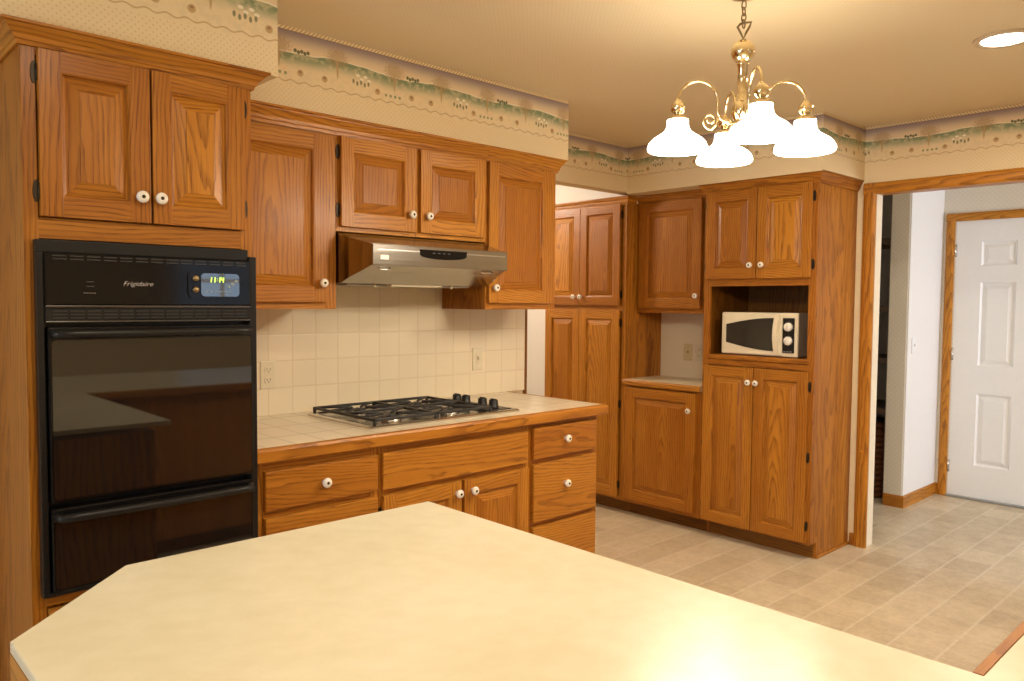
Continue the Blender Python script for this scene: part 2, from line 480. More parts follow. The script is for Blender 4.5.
# ------------------------------------------------------------------ the setting
CZ, SZ = 2.37, 2.07                                      # ceiling, soffit foot
WB = 4.46                                                # plane of the pantry wall
def slab(name, x0, x1, y0, y1, z0, z1, mat): return struct(name, MB().box(x0, x1, y0, y1, z0, z1), mat)
slab('floor', -2.6, 7.2, -2.6, 5.2, -0.1, 0.0, FLOOR)
slab('ceiling', -2.6, 7.2, -2.6, 5.2, CZ, CZ+0.1, CEIL)
slab('wall_back', 0.46, 2.872, 2.95, 3.07, 0, CZ, PAPER)           # behind the cooktop
slab('wall_back_left', -2.4, 0.46, 2.80, 2.92, 0, CZ, PAPER)
slab('wall_oven_return', 0.43, 0.46, 2.80, 2.95, 0, CZ, PAPER)
slab('wall_far', -2.6, WB+.12, 5.0, 5.12, 0, CZ, WALLW)
# wall carrying the tall units and the doorway (opening y 0.55..1.78)
slab('wall_passage', WB, WB+.12, 3.22, 5.0, 0, CZ, WALLW)
wc = MB(); wc.box(WB, WB+.09, 1.80, 3.22, 0, CZ); wc.box(WB, WB+.09, 0.53, 1.80, 2.01, CZ); wc.box(WB, WB+.09, -2.4, 0.53, 0, CZ)
struct('wall_right', wc, PAPER)
slab('wall_hall_lining', WB+.09, WB+.10, 1.80, 2.9, 0, CZ, CREAMW)
# front wall behind the camera with a window above the sink side; left wall with a window
def wall_with_window(name, axis, p0, p1, a0, a1, w0, w1, z0, z1, mat):
    b = MB()
    def bx(s0, s1, q0, q1):
        if axis == 'x': b.box(s0, s1, p0, p1, q0, q1)
        else: b.box(p0, p1, s0, s1, q0, q1)
    bx(a0, w0, 0, CZ); bx(w1, a1, 0, CZ); bx(w0, w1, 0, z0); bx(w0, w1, z1, CZ)
    return struct(name, b, mat)
def window(name, axis, p, w0, w1, z0, z1):
    b = MB(); f = 0.045
    def bx(s0, s1, q0, q1, t=0.03):
        if axis == 'x': b.box(s0, s1, p-t, p+t, q0, q1, 0, .004)
        else: b.box(p-t, p+t, s0, s1, q0, q1, 0, .004)
    bx(w0, w0+f, z0, z1); bx(w1-f, w1, z0, z1); bx(w0, w1, z0, z0+f); bx(w0, w1, z1-f, z1)
    bx((w0+w1)/2-.015, (w0+w1)/2+.015, z0, z1, .02); bx(w0, w1, (z0+z1)/2-.015, (z0+z1)/2+.015, .02)
    o = struct(name, b, WHITE)
    g = MB()
    if axis == 'x': g.box(w0+f, w1-f, p-.003, p+.003, z0+f, z1-f)
    else: g.box(p-.003, p+.003, w0+f, w1-f, z0+f, z1-f)
    g.build('pane', PANE, o)
    return o
wall_with_window('wall_front', 'x', -2.52, -2.40, -2.4, WB, 2.5, 3.4, 1.05, 2.05, PAPER)
window('window_1', 'x', -2.46, 2.5, 3.4, 1.05, 2.05)
wall_with_window('wall_left', 'y', -2.52, -2.40, -2.52, 2.92, 0.95, 2.25, 0.7, 2.05, PAPER)
window('window_2', 'y', -2.46, 0.95, 2.25, 0.7, 2.05)
slab('wall_left_rear', -2.52, -2.40, 2.92, 5.0, 0, CZ, WALLW)
# the hall beyond the doorway
HX = 6.15
hw = MB(); hw.box(HX, HX+.12, 1.889, 2.9, 0, CZ); hw.box(HX, HX+.12, -1.7, 0.975, 0, CZ); hw.box(HX, HX+.12, .975, 1.889, 1.985, CZ)
struct('wall_hall_end', hw, HALL_PAPER)
slab('wall_hall_pier', 5.53, 5.66, 1.985, 2.10, 0, CZ, HALL_PAPER)
slab('wall_hall_side', 5.535, HX, 1.975, 1.99, 0, CZ, WALLW)
slab('wall_closet_back', WB+.09, HX+.12, 2.9, 2.98, 0, CZ, SHELFD)
wall_with_window('wall_hall_front', 'x', -1.72, -1.60, WB+.09, HX, 4.85, 5.95, 0.7, 2.05, WALLW)
window('window_3', 'x', -1.66, 4.85, 5.95, 0.7, 2.05)
# soffits
struct('wall_soffit_oven', MB().box(.38, 1.148, 2.28, 2.80, SZ, CZ), PAPER)
struct('wall_soffit_cooktop', MB().box(1.148, 2.872, 2.645, 2.95, SZ, CZ), PAPER)
struct('wall_soffit_pantry', MB().box(3.94, WB, 1.85, 3.12, SZ, CZ), PAPER)
struct('wall_header', MB().box(2.872, WB, 3.12, 3.22, SZ+.01, CZ), PAPER)
struct('wall_jamb', MB().box(2.752, 2.872, 3.07, 3.22, 0, CZ), PAPER)
# wood trim
def casing(name, axis, p, sgn, a_out, a_in, ztop, zin, mats, far=None):
    """left leg plus head (and far leg) standing proud of a wall at p toward sgn"""
    b = MB(); t = 0.022*sgn
    prof = [(0, 0), (t*.6, 0), (t, .3), (t, .8), (t*.7, 1), (0, 1)]
    w_ = a_in - a_out
    def leg(o_, i_, z0):
        pts = [(p+q, o_ + (i_-o_)*s_) for q, s_ in prof]
        b.prism(pts, 2, z0, ztop, 0)
    leg(a_out, a_in, 0)
    if far: leg(far[0], far[1], 0)
    end = far[0] if far else a_in
    pts = [(p+q*1.02, ztop - (ztop-zin)*s_) for q, s_ in prof]      # (x, z)
    b.prism(pts, 1, a_out, end, 1)
    return struct(name, b, mats)
casing('trim_1', 'y', WB, -1, 1.846, 1.778, 2.056, 1.994, [OAK_V, OAK_DP], (0.495, 0.545))
struct('trim_2', MB().box(WB-.002, WB+.10, 1.786, 1.80, 0, 2.0).box(WB-.002, WB+.10, .53, .545, 0, 2.0), CREAMW)
struct('trim_2_head', MB().box(WB-.002, WB+.10, .545, 1.786, 1.996, 2.01), OAK_DP).name = 'trim_3'
casing('trim_4', 'y', HX, -1, 1.952, 1.896, 2.035, 1.978, [OAK_V, OAK_DP], (0.912, 0.968))
struct('trim_5', MB().box(2.868, 2.886, 2.935, 3.0, 0, SZ, 0, .004), oak('oak_corner_strip', 2, 0.5))
struct('baseboard_right', MB().box(WB-.014, WB, 1.846, 1.872, 0, .07, 0, .003), OAKS[2])
bb = MB(); bb.sweep([(5.53, 2.10), (5.53, 1.975), (HX-.002, 1.975)], [(0, 0), (.012, 0), (.012, .07), (.006, .082), (0, .082)])
o = struct('baseboard_hall', bb, OAK_U)
struct('baseboard_hall_end', MB().box(HX-.012, HX, 1.952, 1.975, 0, .08), OAK_V)
struct('trim_6', MB().box(HX-.03, HX+.06, .97, 1.895, 0, .014, 0, .003), GREY)

# hall door: six panels
def hall_door():
    y0, y1, z0, z1 = 0.978, 1.888, 0.014, 1.978
    cols = [(1.725, 1.507), (1.359, 1.141)]
    rows = [(1.658, 1.831), (.955, 1.545), (.242, .755)]
    b = MB(); xf = HX + .004
    b.box(xf+.012, xf+.04, y0, y1, z0, z1)
    ys = [y0] + sorted([c for p in cols for c in p]) + [y1]
    zs = [z0] + sorted([c for p in rows for c in p]) + [z1]
    for i in range(5):
        for j in range(7):
            if i % 2 == 1 and j % 2 == 1: continue
            b.box(xf, xf+.012, ys[i], ys[i+1], zs[j], zs[j+1])
    d = struct('door_1', b, WHITE, 'white six-panel interior door at the end of the hall')
    for a, c in cols:
        for r0, r1 in rows:
            p = MB(); lo, hi = min(a, c), max(a, c)
            def ring(i, x): return [(x, lo+i, r0+i), (x, hi-i, r0+i), (x, hi-i, r1-i), (x, lo+i, r1-i)]
            rr = [[p.bm.verts.new(q) for q in ring(i, x)] for i, x in ((0, xf), (.012, xf+.011), (.022, xf+.011), (.045, xf+.003))]
            for k in range(3):
                for e in range(4): p.bm.faces.new([rr[k][e], rr[k][(e+1) % 4], rr[k+1][(e+1) % 4], rr[k+1][e]])
            p.bm.faces.new(rr[3])
            p.build('door_panel', WHITE, d)
    for z in (.22, 1.03, 1.77):
        h = MB(); h.lathe([(.006, z-.045), (.006, z+.045)], (xf-.004, y1+.004, 0), 'Z', 10); h.box(xf-.001, xf+.001, y1-.008, y1, z-.045, z+.045)
        h.build('hinge', CHROME, d)
    k = MB(); k.lathe([(.0, -.055), (.022, -.052), (.027, -.036), (.018, -.02), (.011, -.016), (.011, -.006), (.028, -.004), (.028, 0)], (xf, y0+.065, .93), 'X', 18)
    k.build('door_knob', CHROME, d)
hall_door()

# ------------------------------------------------------------------ cabinet parts (wall coords, front toward -d)
def frame_mb(b, u0, u1, z0, z1, d, st, rails, t=0.02, mids=()):
    """stiles at both ends (and mids), rails = list of (z0,z1)"""
    b.box(u0, u0+st, d, d+t, z0, z1, 0, .0012); b.box(u1-st, u1, d, d+t, z0, z1, 0, .0012)
    for a, c in rails: b.box(u0+st, u1-st, d+.0003, d+t, a, c, 1)
    for a, c, q0, q1 in mids: b.box(a, c, d+.0002, d+t-.001, q0, q1, 0)
def panel_mb(u0, u1, z0, z1, d, flat=.036, h=.009):
    """raised panel: groove, sloping bevel, flat field"""
    p = MB()
    def ring(i, y): return [p.bm.verts.new(q) for q in ((u0+i, y, z0+i), (u1-i, y, z0+i), (u1-i, y, z1-i), (u0+i, y, z1-i))]
    rr = [ring(0, d), ring(.004, d+.002), ring(flat, d-h+.0022), ring(flat+.0006, d-h)]
    for k in range(3):
        for e in range(4):
            f = p.bm.faces.new([rr[k][e], rr[k][(e+1) % 4], rr[k+1][(e+1) % 4], rr[k+1][e]])
            f.material_index = 1 if (e % 2 == 0) else 0
    p.bm.faces.new(rr[3]).material_index = 0
    return p
KNOB = [(0, -.030), (.004, -.0305), (.0045, -.029), (.0125, -.0285), (.0165, -.024), (.0165, -.018), (.012, -.012), (.0075, -.008), (.0085, 0)]
def knob(T, parent, u, z, d):
    b = MB(); b.lathe(KNOB[2:], (u, d, z), 'Y', 18, 0); b.lathe([(0, -.0318), (.0035, -.0315), (.0055, -.0285)], (u, d, z), 'Y', 12, 1)
    return T.part('knob', b, [CERAMIC, BRASSD], parent)
def hinge(T, parent, u, z, d, side):
    b = MB(); w_ = .011
    pts = []
    for k in range(9):
        a = PI*k/8; pts.append((u + side*(.002 + w_*(0.35 + .65*math.sin(a))), z + .028*math.cos(a)))
    pts += [(u, z-.028), (u, z+.028)]
    b.prism(pts, 1, d-.004, d+.0005, 0)
    b.lathe([(.0045, z-.021), (.0045, z+.021)], (u-side*.001, d-.006, 0), 'Z', 8, 0)
    return T.part('hinge', b, BRASSD, parent)
def door(T, u0, u1, z0, z1, d, st=.055, kn=None, hg=None, hz=None, rail=None, hinge_d=None):
    """d = front face of the face frame; door is 20 mm in front of it"""
    f = d - .02; rail = rail or st
    b = MB()
    frame_mb(b, u0, u1, z0, z1, f, st, [(z0, z0+rail), (z1-rail, z1)], .0195)
    # sticking: a chamfered lip round the inner edge
    a0, a1, q0, q1 = u0+st, u1-st, z0+rail, z1-rail
    lip = .007
    def ring(i, y): return [b.bm.verts.new(q) for q in ((a0+i, y, q0+i), (a1-i, y, q0+i), (a1-i, y, q1-i), (a0+i, y, q1-i))]
    r0, r1, r2 = ring(-.0005, f+.001), ring(lip*.6, f+.003), ring(lip, f+.012)
    for ra, rb in ((r0, r1), (r1, r2)):
        for e in range(4): b.bm.faces.new([ra[e], ra[(e+1) % 4], rb[(e+1) % 4], rb[e]]).material_index = 1 if e % 2 == 0 else 0
    D = T.part('door', b, OAKS)
    T.part('panel', panel_mb(a0+lip-.001, a1-lip+.001, q0+lip-.001, q1-lip+.001, f+.011), OAKS, D)
    if kn: knob(T, D, kn[0], kn[1], f)
    if hg:
        u = u0 if hg < 0 else u1
        for z in (hz or (z0+.07, z1-.07)): hinge(T, D, u + hg*.001, z, d, hg)
    return D
def drawer(T, u0, u1, z0, z1, d, kn=None, name='drawer'):
    f = d - .02
    b = MB()
    tmp = bmesh.new(); bmesh.ops.create_cube(tmp, size=1)
    for v in tmp.verts: v.co = Vector((u0+(v.co.x+.5)*(u1-u0), f+(v.co.y+.5)*.0195, z0+(v.co.z+.5)*(z1-z0)))
    ed = [e for e in tmp.edges if all(abs(v.co.y-f) < 1e-5 for v in e.verts)]
    bmesh.ops.bevel(tmp, geom=ed, offset=.005, segments=2, affect='EDGES', profile=0.6)
    b.merge(tmp, 1)
    D = T.part(name, b, OAKS)
    if kn: knob(T, D, kn[0], kn[1], f)
    return D
def carcass(T, u0, u1, d0, d1, z0, z1, name='body', notch=None):
    """closed box of oak; upright grain"""
    b = MB()
    if notch:
        nd, nz = notch
        pts = [(d0, nz), (d0+nd, nz), (d0+nd, z0), (d1, z0), (d1, z1), (d0, z1)]
        b.prism(pts, 0, u0, u1, 0)
    else: b.box(u0, u1, d0, d1, z0, z1, 0)
    return T.part(name, b, OAKS)
def crown_prof(z0, z1, out):
    h = z1 - z0
    return [(0, z0), (.008, z0), (.010, z0+h*.18), (.014, z0+h*.22), (.016, z0+h*.40), (out*.55, z0+h*.55), (out*.80, z0+h*.78), (out*.82, z0+h*.84), (out, z0+h*.88), (out, z1), (0, z1)]
def crown(path, z0, z1, out): return MB().sweep(path, crown_prof(z0, z1, out), 1)

# ------------------------------------------------------------------ oven cabinet and oven
FO = 2.30
T = Thing('oven_cabinet', (.461, FO, 0), 'A', 'tall oak cabinet housing the black wall oven at far left', 'cabinet')
b = MB()                                                   # body with a niche for the oven
b.box(.461, .479, FO+.02, 2.795, 0, 2.03, 0); b.box(1.045, 1.068, FO+.02, 2.795, 0, 2.03, 0)
b.box(.479, 1.045, 2.775, 2.795, .08, 2.03, 0); b.box(.479, 1.045, FO+.02, 2.775, 1.545, 2.03, 0); b.box(.479, 1.045, FO+.02, 2.775, .09, .60, 0)
T.part('body', b, OAKS)
b = MB(); frame_mb(b, .461, 1.068, .09, 2.03, FO, .034, [(1.535, 1.588), (2.0, 2.03), (.09, .13), (.568, .606)])
T.part('face_frame', b, OAKS)
T.part('toe_kick', MB().box(.48, 1.037, FO+.08, FO+.095, 0, .09, 1), OAKS)
T.part('crown_moulding', crown([(.461, 2.79), (.461, FO), (1.068, FO), (1.068, 2.585)][::1], 2.018, 2.07, .045), OAKS)
door(T, .497, .767, 1.591, 2.014, FO, .052, (.738, 1.66), -1, (1.655, 1.955))
door(T, .773, 1.040, 1.591, 2.014, FO, .052, (.788, 1.66), 1, (1.655, 1.955))
drawer(T, .497, 1.037, .125, .562, FO, None)

T = Thing('wall_oven', (.49, FO, .60), 'A', 'black built-in wall oven with a green digital clock', 'oven')
yf = 2.262
b = MB(); b.box(.492, 1.030, FO+.001, 2.74, .607, 1.533, 0); b.box(.495, 1.048, FO-.0025, FO-.0004, .607, 1.50, 0)
T.part('body', b, BLACKM)
b = MB(); b.box(.480, 1.044, yf+.012, FO-.001, 1.497, 1.531, 0, .003); b.box(.480, .497, yf+.004, FO-.001, .607, 1.498, 0, .003); b.box(1.044, 1.066, yf+.004, FO-.001, .607, 1.510, 0, .003)
b.box(.480, 1.066, yf+.006, FO-.001, .600, .611, 0, .003)
T.part('trim_frame', b, BLACKM)
b = MB(); b.box(.497, 1.044, yf, FO-.002, 1.362, 1.497, 0, .004)
cp = T.part('control_panel', b, BLACK)
def slots(zc, n, u0, u1, rows, hh, parent, nm):
    b = MB(); w_ = (u1-u0)/n
    for r in rows:
        for k in range(n): b.box(u0+k*w_+.004, u0+(k+1)*w_-.004, yf-.0012, yf+.004, zc+r-hh/2, zc+r+hh/2, 0)
    return T.part(nm, b, SLOTG, parent)
b = MB(); b.box(.497, 1.044, yf+.001, FO-.002, 1.322, 1.356, 0, .002)
vb = T.part('vent_band', b, BLACKM)
slots(1.338, 13, .512, 1.036, (-.009, .0, .009), .003, vb, 'vent_slots')
slots(1.486, 13, .512, 1.036, (-.004, .004), .003, cp, 'vent_slots')
b = MB(); b.box(.497, 1.044, yf-.003, yf+.006, 1.3555, 1.3625, 0, .002); b.box(.497, 1.044, yf-.002, yf+.006, 1.316, 1.322, 0, .002)
T.part('trim_strip', b, plain('dark_chrome', (.12, .11, .10), .2, .8))
# display
du0, du1, dz0, dz1 = .857, 1.012, 1.383, 1.462
def rrect(u0, u1, z0, z1, r, n=5):
    pts = []
    for cu, cz, a in ((u1-r, z1-r, 0), (u0+r, z1-r, PI/2), (u0+r, z0+r, PI), (u1-r, z0+r, 1.5*PI)):
        for k in range(n+1): pts.append((cu + r*math.cos(a+PI/2*k/n), cz + r*math.sin(a+PI/2*k/n)))
    return pts
b = MB(); b.prism(rrect(du0, du1, dz0, dz1, .016), 1, yf-.005, yf+.001, 0)
bz = T.part('display_bezel', b, BLACK, cp)
b = MB(); b.prism(rrect(du0+.036, du1-.005, dz0+.006, dz1-.006, .011), 1, yf-.0065, yf-.004, 0)
T.part('display', b, DISPLAY, cp)
for zz in (1.440, 1.408):
    b = MB(); b.lathe([(0, -.010), (.008, -.0095), (.009, -.006), (.010, 0)], (du0+.02, yf-.004, zz), 'Y', 14)
    T.part('button', b, BRASSC, cp)
SEG = {'a': (0, 1, 1, 1), 'b': (1, .5, 1, 1), 'c': (1, 0, 1, .5), 'd': (0, 0, 1, 0), 'e': (0, 0, 0, .5), 'f': (0, .5, 0, 1), 'g': (0, .5, 1, .5)}
b = MB()
def digit(ch, u, z, w_, h):
    on = {'1': 'bc', '2': 'abged', '4': 'fgbc', '0': 'abcdef'}[ch]
    for s_ in on:
        a0, c0, a1, c1 = SEG[s_]
        p0 = (u + a0*w_ + c0*h*.16, z + c0*h); p1 = (u + a1*w_ + c1*h*.16, z + c1*h)
        b.box(min(p0[0], p1[0])-.0009, max(p0[0], p1[0])+.0009, yf-.0078, yf-.0064, min(p0[1], p1[1])-.0009, max(p0[1], p1[1])+.0009)
for i, ch in enumerate('1114'): digit(ch, .916 + i*.0105 + (.004 if i > 1 else 0), 1.431, .006, .013)
for zz in (1.434, 1.440): b.box(.9405, .942, yf-.0078, yf-.0064, zz, zz+.0015)
T.part('clock_digits', b, DIGIT, cp)
b = MB()
for k in range(6): b.box(.905+k*.014, .914+k*.014, yf-.0072, yf-.0064, 1.402, 1.4045)
for k in range(3): b.lathe([(.0045, -.0072), (.0055, -.0064)], (.975+k*.011, yf, 1.418+k*.008), 'Y', 10)
T.part('touch_marks', b, plain('touch_mark_grey', (.25, .33, .36), .4), cp)
ROTF = Matrix.Rotation(PI/2, 4, 'X')
text_mesh('logo', 'Frigidaire', .017, LOGO, cp, Vector((.722, yf-.001, 1.421)) - CENT[cp.name], ROTF, .35, .0006, .078, 0.0)
b = MB()
for k in range(5): b.box(.587+k*.0062, .591+k*.0062, yf-.0012, yf+.001, 1.3935, 1.3958)
b.box(.594, .612, yf-.001, yf+.001, 1.412, 1.4128); b.box(.594, .612, yf-.001, yf+.001, 1.424, 1.4248)
T.part('symbol_marks', b, INK, cp)
def oven_door(z0, z1, hz, glass, nm):
    b = MB(); b.box(.501, 1.048, yf-.006, FO-.003, z0, z1, 0, .004)
    D = T.part(nm, b, BLACK)
    if glass:
        b = MB(); b.prism(rrect(.508, 1.041, z0+.010, z1-.034, .01), 1, yf-.0085, yf-.005, 0)
        T.part('glass_panel', b, GLASSB, D)
    else:
        b = MB(); b.prism(rrect(.508, 1.041, z0+.008, z1-.030, .01), 1, yf-.0075, yf-.005, 0)
        T.part('front_panel', b, GLASSB, D)
    pts = [(.512, yf-.006, hz)] + [(.520+ (1.030-.520)*k/12, yf-.030-.006*math.sin(PI*k/12), hz) for k in range(13)] + [(1.038, yf-.006, hz)]
    b = MB(); b.tube(pts, [.011]+[.0115]*13+[.011], 12)
    T.part('handle', b, BLACKM, D)
oven_door(.848, 1.306, 1.288, True, 'oven_door')
oven_door(.614, .833, .811, False, 'broiler_door')

# ------------------------------------------------------------------ upper cabinets above the cooktop
FU = 2.63
G_UP = None
T = Thing('upper_cabinet', (1.07, FU, 1.348), 'A', 'single-door oak upper cabinet beside the black oven', 'cabinet')
carcass(T, 1.07, 1.556, FU+.02, 2.937, 1.355, 2.02)
b = MB(); frame_mb(b, 1.07, 1.556, 1.348, 2.03, FU, .045, [(1.348, 1.393), (1.985, 2.03)]); T.part('face_frame', b, OAKS)
door(T, 1.10, 1.509, 1.374, 1.994, FU, .055, (1.483, 1.445), -1)
T.part('crown_moulding', crown([(1.07, FU), (1.5565, FU)], 2.005, 2.068, .04), OAKS)
T = Thing('upper_cabinet', (1.557, FU, 1.645), 'A', 'short two-door oak upper cabinet directly above the range hood', 'cabinet')
carcass(T, 1.557, 2.313, FU+.02, 2.937, 1.65, 2.02)
b = MB(); frame_mb(b, 1.557, 2.313, 1.645, 2.03, FU, .04, [(1.645, 1.690), (1.985, 2.03)], mids=[(1.905, 1.960, 1.645, 2.03)]); T.part('face_frame', b, OAKS)
door(T, 1.570, 1.921, 1.663, 2.003, FU, .055, (1.889, 1.731), -1, (1.725, 1.945))
door(T, 1.944, 2.298, 1.663, 2.003, FU, .055, (1.975, 1.731), 1, (1.725, 1.945))
T.part('crown_moulding', crown([(1.557, FU), (2.3135, FU)], 2.005, 2.068, .04), OAKS)
T = Thing('upper_cabinet', (2.314, FU, 1.352), 'A', 'narrow single-door oak upper cabinet right of the range hood', 'cabinet')
carcass(T, 2.314, 2.765, FU+.02, 2.937, 1.345, 2.02)
b = MB(); frame_mb(b, 2.314, 2.768, 1.345, 2.03, FU, .04, [(1.345, 1.390), (1.985, 2.03)]); T.part('face_frame', b, OAKS)
door(T, 2.323, 2.722, 1.374, 2.003, FU, .055, (2.350, 1.443), 1)
T.part('crown_moulding', crown([(2.314, FU), (2.768, FU), (2.768, 2.936)], 2.005, 2.068, .04), OAKS)
# ------------------------------------------------------------------ base cabinets and tiled counter
FB = 2.31
def base(u0, u1, label, rails, mids=()):
    T = Thing('base_cabinet', (u0, FB, 0), 'A', label, 'cabinet')
    carcass(T, u0, u1, FB+.02, 2.948, 0, .868, notch=(.07, .09))
    b = MB(); frame_mb(b, u0, u1, .09, .868, FB, .036, rails, mids=mids); T.part('face_frame', b, OAKS)
    T.part('toe_kick', MB().box(u0, u1, FB+.085, FB+.09, 0, .09, 1), [OAK_KICK, OAK_KICK])
    return T
T = base(1.0685, 1.531, 'oak base cabinet with stacked drawers beside the black oven', [(.832, .868), (.684, .716), (.40, .43), (.09, .13)])
drawer(T, 1.101, 1.522, .711, .838, FB, (1.308, .777)); drawer(T, 1.101, 1.522, .425, .688, FB, (1.308, .56)); drawer(T, 1.101, 1.522, .125, .402, FB, (1.308, .27))
T = base(1.532, 2.282, 'oak base cabinet with false front and two doors under the cooktop', [(.832, .868), (.684, .716), (.09, .13)], [(1.897, 1.927, .09, .69)])
drawer(T, 1.543, 2.262, .709, .841, FB, None, 'false_front')
door(T, 1.545, 1.904, .12, .688, FB, .055, (1.878, .645), -1)
door(T, 1.918, 2.266, .12, .688, FB, .055, (1.955, .645), 1, (.19, .60))
T = base(2.283, 2.722, 'oak base cabinet with three drawers at the right end of the counter', [(.832, .868), (.684, .724), (.42, .45), (.09, .13)])
drawer(T, 2.296, 2.697, .716, .849, FB, (2.488, .789)); drawer(T, 2.296, 2.700, .446, .694, FB, (2.488, .592)); drawer(T, 2.296, 2.700, .125, .424, FB, (2.488, .28))

T = Thing('tiled_countertop', (1.0685, 2.30, .87), 'A', 'cream tiled countertop with oak nosing holding the gas cooktop', 'countertop')
T.part('tile_surface', MB().box(1.0685, 2.742, 2.292, 2.949, .8685, .914, 0), TILE_TOP)
b = MB(); b.sweep([(1.0685, 2.292), (2.742, 2.292), (2.742, 2.949)], [(0, .8685), (.013, .8685), (.018, .873), (.018, .905), (.014, .9125), (.006, .9155), (0, .9155)], 1)
T.part('nosing', b, OAKS)
o = MB().box(1.0685, 2.868, 2.938, 2.9495, .9145, 1.66, 0).build('tile_backsplash', TILE)
tag(o, 'cream square-tiled backsplash on the wall behind the gas cooktop', 'backsplash')

# ------------------------------------------------------------------ outlets
def outlet(frame, u, z, d, label, mat, kind):
    T = Thing({'duplex': 'electrical_outlet', 'toggle': 'light_switch', 'blank': 'wall_plate'}[kind], (u, d, z), frame, label, {'duplex': 'outlet', 'toggle': 'switch', 'blank': 'wall plate'}[kind])
    b = MB(); b.box(u-.033, u+.033, d-.006, d, z-.056, z+.056, 0, .003); T.part('cover_plate', b, mat)
    if kind == 'duplex':
        for s_ in (-1, 1):
            b = MB(); b.prism(rrect(u-.016, u+.016, z+s_*.021-.014, z+s_*.021+.014, .008), 1, d-.009, d-.005, 0); r = T.part('socket', b, mat)
            b = MB(); zc = z+s_*.021
            b.box(u-.008, u-.0055, d-.0095, d-.0085, zc-.002, zc+.007); b.box(u+.0055, u+.008, d-.0095, d-.0085, zc-.002, zc+.007); b.lathe([(.0028, -.0095), (.0028, -.0085)], (u, d, zc-.007), 'Y', 8)
            T.part('slots', b, INK, r)
    elif kind == 'toggle':
        b = MB(); b.box(u-.011, u+.011, d-.008, d-.005, z-.024, z+.024, 0, .001); b.box(u-.005, u+.005, d-.018, d-.006, z-.004, z+.014, 0, .002); T.part('toggle', b, mat)
    else:
        b = MB(); b.lathe([(0, -.010), (.006, -.009), (.007, -.005)], (u, d, z), 'Y', 12); T.part('jack', b, INK)
    return T
outlet('A', 1.426, 1.079, 2.938, 'ivory duplex outlet on the tile beside the oven', IVORYL, 'duplex')
outlet('A', 2.536, 1.094, 2.938, 'ivory switch plate on the tile right of the cooktop', IVORYL, 'toggle')

# ------------------------------------------------------------------ range hood
def hood():
    T = Thing('range_hood', (1.936, FU, 1.44), 'A', 'stainless steel range hood under the short two-door cabinet', 'range hood')
    L0, R0, L1, R1 = 1.562, 2.308, 1.600, 2.272           # back (at the cabinet) and front widths
    yb, yfh = 2.935, 2.44
    b = MB(); V_ = b.bm.verts.new
    # stations from the cabinet face forward: (y, ztop, zbot, left, right)
    st = [(yb, 1.643, 1.447, L0, R0), (2.635, 1.643, 1.447, L0, R0), (2.607, 1.630, 1.447, L0+.001, R0-.001), (2.56, 1.618, 1.468, L0+.008, R0-.008), (2.50, 1.603, 1.494, L1-.008, R1+.008), (yfh+.012, 1.593, 1.512, L1, R1)]
    rings = [[V_((l, y, zb)), V_((r, y, zb)), V_((r, y, zt)), V_((l, y, zt))] for y, zt, zb, l, r in st]
    for A, B in zip(rings, rings[1:]):
        for e in range(4): b.bm.faces.new([A[e], A[(e+1) % 4], B[(e+1) % 4], B[e]])
    b.bm.faces.new(rings[0]); b.bm.faces.new(rings[-1])
    T.part('canopy', b, STEEL)
    b = MB(); b.box(L1-.003, R1+.003, yfh, yfh+.014, 1.512, 1.591, 0, .003)
    fp = T.part('front_panel', b, STEEL)
    for ua, ub in ((L1+.02, 1.815), (2.045, R1-.012)): T.part('groove', MB().box(ua, ub, yfh-.0008, yfh+.002, 1.569, 1.573, 0), CHROME, fp)
    pts = []
    for k in range(13): 
        a = PI*k/12; pts.append((1.930 + .118*math.cos(PI+a), 1.566 - .022*math.sin(a)**.7))
    pts = [(1.812, 1.580)] + pts[1:-1] + [(2.048, 1.580)]
    b = MB(); b.prism(pts, 1, yfh-.003, yfh+.002, 0)
    ct = T.part('control_strip', b, BLACK, fp)
    b = MB()
    for k in range(4): b.box(1.872+k*.025, 1.884+k*.025, yfh-.0045, yfh-.002, 1.566, 1.570)
    T.part('buttons', b, SLOTG, fp)
    b = MB(); b.box(1.631, 1.668, yfh-.0015, yfh+.001, 1.534, 1.551, 0, .0005); T.part('badge', b, BADGE, fp)
    b = MB()
    for k in range(4): b.box(1.6345+k*.0085, 1.640+k*.0085, yfh-.002, yfh-.001, 1.539, 1.546)
    T.part('badge_marks', b, CHROME, fp)
    b = MB(); b.box(L0+.06, R0-.06, 2.66, 2.90, 1.440, 1.4465, 0, .002); T.part('filter', b, plain('filter_mesh', (.42, .39, .35), .4, .9, .5, .3, 300))
    b = MB(); b.box(1.80, 2.06, 2.615, 2.652, 1.438, 1.447, 0, .003); T.part('lamp_lens', b, IVORYL)
    for u in (1.73, 2.12):
        b = MB(); b.lathe([(0, 1.432), (.006, 1.433), (.007, 1.440), (.005, 1.447)], (u, 2.63, 0), 'Z', 10); T.part('clip', b, IVORYL)
    for u0, u1 in ((1.64, 1.70), (2.15, 2.22)):
        b = MB(); b.tube([(u0, 2.474, 1.506), (u0+.01, 2.47, 1.499), (u1-.01, 2.47, 1.499), (u1, 2.474, 1.506)], .0025, 6); T.part('latch', b, CHROME)
hood()

